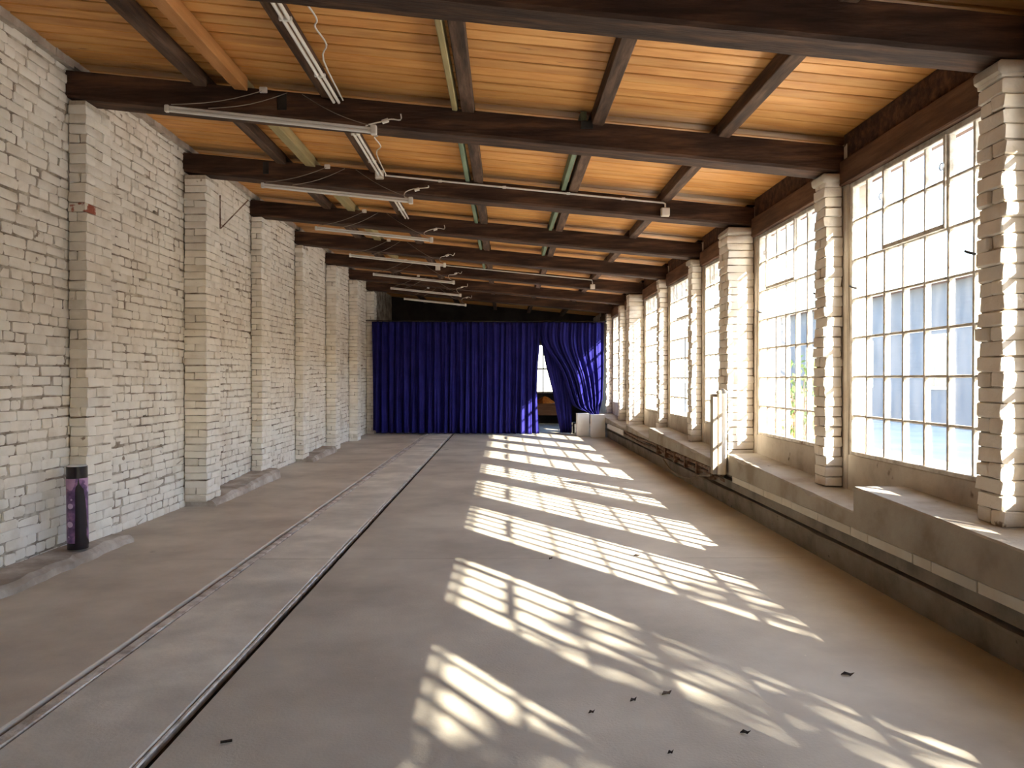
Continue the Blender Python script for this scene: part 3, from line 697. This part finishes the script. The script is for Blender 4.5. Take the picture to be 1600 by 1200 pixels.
# ------------------------------------------------------------------ small litter on the floor
def leaf(x, y, s, a, label, m='leaf_dry'):
    b = MB(); vs = [(-s, 0, .002), (-s * .4, s * .35, .012), (s * .5, s * .3, .006), (s, .0, .014), (s * .4, -s * .34, .003), (-s * .5, -s * .3, .009), (0, 0, .004)]
    b.add(vs + [(q[0], q[1], q[2] + .003) for q in vs], [(i, (i + 1) % 6, 6) [::-1] for i in range(6)] + [(7 + i, 7 + (i + 1) % 6, 13) for i in range(6)] + [(i, (i + 1) % 6, 7 + (i + 1) % 6, 7 + i) for i in range(6)])
    o = b.build('dry_leaf' if m == 'leaf_dry' else 'paper_scrap', m, None, (x, y, 0)); o.rotation_euler = (0, 0, a); tag(o, label, 'leaf' if m == 'leaf_dry' else 'scrap', 'litter on the floor')
LN = ['largest dark curled dry leaf on the floor, out in the shade', 'dark curled dry leaf on the floor by the brightest sun patch', 'tiny dark dry leaf on the floor between two sun patches', 'dark dry leaf lying along the floor joint, towards the windows', 'dark dry leaf lying along the floor joint, towards the rails', 'dry leaf on the floor closest to the kerb under the ledge', 'thin dark dry leaf beside the largest leaf on the floor', 'tiniest dark dry leaf on the open concrete floor']
for i_, (x_, y_, s_, a_) in enumerate(((.72, 3.39, .026, .4), (.95, 3.01, .02, -.3), (.365, 3.2, .014, .2), (1.05, 6.05, .03, 0), (.36, 5.95, .022, .9), (1.62, 3.6, .03, -.2), (.56, 3.32, .018, .5), (.62, 2.85, .012, .2))):
    leaf(x_, y_, s_, a_, LN[i_])
leaf(-2.42, 18.5, .05, .2, 'small white paper scrap on the floor near the blue curtain', 'white_board')
o = MB().tube([(-1.09, 2.95, .006), (-1.05, 2.965, .006)], .005, 6).build('wood_splinter', 'leaf_dry'); tag(o, 'short dark wood splinter on the floor right beside the narrow rail', 'splinter')

# ------------------------------------------------------------------ outdoors
gm = MB(); gm.box(3.0, 60, -60, 90, -.4, -.15); gm.box(-30, 3.0, -60, YB - .25, -.4, -.03); gm.build('ground', 'yard'); bpy.data.objects['ground']['kind'] = 'structure'
MB().box(3.0, 7.2, YB, 24, -.2, -.14).build('added_bounce_strip', 'bounce_pale')['kind'] = 'structure'  # added strip, unseen from the camera, bounces sunlight onto ceiling and left wall
nb = empty('neighbour_building', (14, 20, -.15)); MB().box(0, 6, -24, 46, 0, 4.6).build('wall', 'neighbour', nb)
q = MB(); q.add([(-.4, -24.5, 4.6), (-.4, 46.5, 4.6), (3, 46.5, 5.4), (3, -24.5, 5.4), (6.4, 46.5, 4.6), (6.4, -24.5, 4.6)], [(0, 3, 2, 1), (3, 5, 4, 2), (0, 1, 4, 5), (0, 5, 3), (1, 2, 4)]); q.build('roof', 'neighbour_roof', nb)
for i in range(13):
    q = MB(); q.rbox(-.06, .05, -21 + i * 5, -19.6 + i * 5, 1.2, 3.0, .02); o = q.build('window', 'white_enamel', nb); q = MB(); q.box(-.07, -.05, -20.92 + i * 5, -20.34 + i * 5, 1.3, 2.9); q.box(-.07, -.05, -20.26 + i * 5, -19.68 + i * 5, 1.3, 2.9); q.build('pane', 'dark_window', o)
tag(nb, 'long pale grey building with a dark red roof across the yard, behind the windows', 'building')
def foliage(cx, cy, cz, rx, rz, n, s, seed, holes=.0):
    g = random.Random(seed); vs = []; fs = []
    for i in range(n):
        while True:
            a, b, c = g.uniform(-1, 1), g.uniform(-1, 1), g.uniform(-1, 1)
            if a * a + b * b + c * c < 1: break
        if math.sin(a * 6 + seed) * math.sin(b * 7) * math.sin(c * 6 + 1) > holes: continue
        P_ = Vector((cx + a * rx, cy + b * rx, cz + c * rz)); e = Euler((g.uniform(0, 6), g.uniform(0, 6), g.uniform(0, 6))).to_matrix(); k = s * g.uniform(.6, 1.3); o = len(vs)
        for q in ((-1, 0, 0), (-.2, .42, .06), (1, 0, 0), (-.2, -.42, .06)): vs.append(tuple(P_ + e @ Vector(q) * k))
        fs.append((o, o + 1, o + 2, o + 3))
    b = MB(); b.add(vs, fs); return b
def tree(x, y, h, rx, n, label, seed, s=.11, holes=.12):
    p = empty('tree', (x, y, -.15)); g = random.Random(seed)
    b = MB(); b.tube([(0, 0, 0), (.05, 0, h * .4), (0, .06, h * .8)], [.13, .1, .04], 10)
    for i in range(6):
        a = i * 1.05; z = h * (.45 + .06 * i); b.tube([(0, 0, z), (rx * .4 * math.cos(a), rx * .4 * math.sin(a), z + .3), (rx * .8 * math.cos(a), rx * .8 * math.sin(a), z + .5)], [.05, .03, .012], 6)
    b.build('trunk', 'bark', p); f = foliage(0, 0, h * .66, rx, h * .36, n, s, seed, holes).build('foliage', 'leaf_green', p); f['kind'] = 'stuff'
    tag(p, label, 'tree', 'trees in the yard')
tree(6.0, -4.3, 5.0, 1.0, 3000, 'loose leafy tree in the yard closest to the big windows', 61, .10, .3)
tree(6.3, -6.7, 5.5, 1.35, 7000, 'dense leafy tree in the yard between two others', 62, .12, .35)
tree(6.2, -9.5, 5.2, 1.4, 7000, 'dense leafy tree in the yard, outermost of the row', 63, .12, .35)
tree(6.0, -1.9, 4.1, .95, 2600, 'lowest leafy tree of the row in the yard', 64, .10, .3)
def shrub(x, y, h, r_, n, label, seed):
    p = empty('shrub', (x, y, -.15)); b = MB()
    for i in range(7):
        a = i * .9; b.tube([(0, 0, 0), (.3 * r_ * math.cos(a), .3 * r_ * math.sin(a), h * .5), (.6 * r_ * math.cos(a), .6 * r_ * math.sin(a), h * .85)], [.02, .014, .006], 5)
    b.build('stems', 'bark', p); f = foliage(0, 0, h * .55, r_, h * .5, n, .08, seed, .25).build('foliage', 'leaf_green', p); f['kind'] = 'stuff'; tag(p, label, 'shrub', 'shrubs in the yard')
shrub(4.67, 12.0, 1.9, .32, 260, 'tall thin green shrub outside the window beside the broad pier', 71)
shrub(8.6, 22.0, 1.3, .9, 900, 'round green shrub across the yard by the grey building', 72)
shrub(8.8, 25.0, .9, .9, 900, 'low green shrub farther along the grey building', 73)
shrub(7.6, 10.2, .8, .7, 500, 'small low green shrub in the middle of the yard', 74)
st = empty('brick_stack', (4.75, 13.2, -.15))
BS = MB(); BS.rbox(0, .24, 0, .115, 0, .07, .005); BSM = BS.mesh('brick'); BSM.materials.append(MATS['brick_red'])
for c in range(17):
    for i in range(3):
        for j in range(5): link('brick', BSM, None, st, (i * .25 + rng.uniform(-.006, .006), j * .122, c * .073))
tag(st, 'stack of red bricks in the yard outside the windows', 'brick stack')
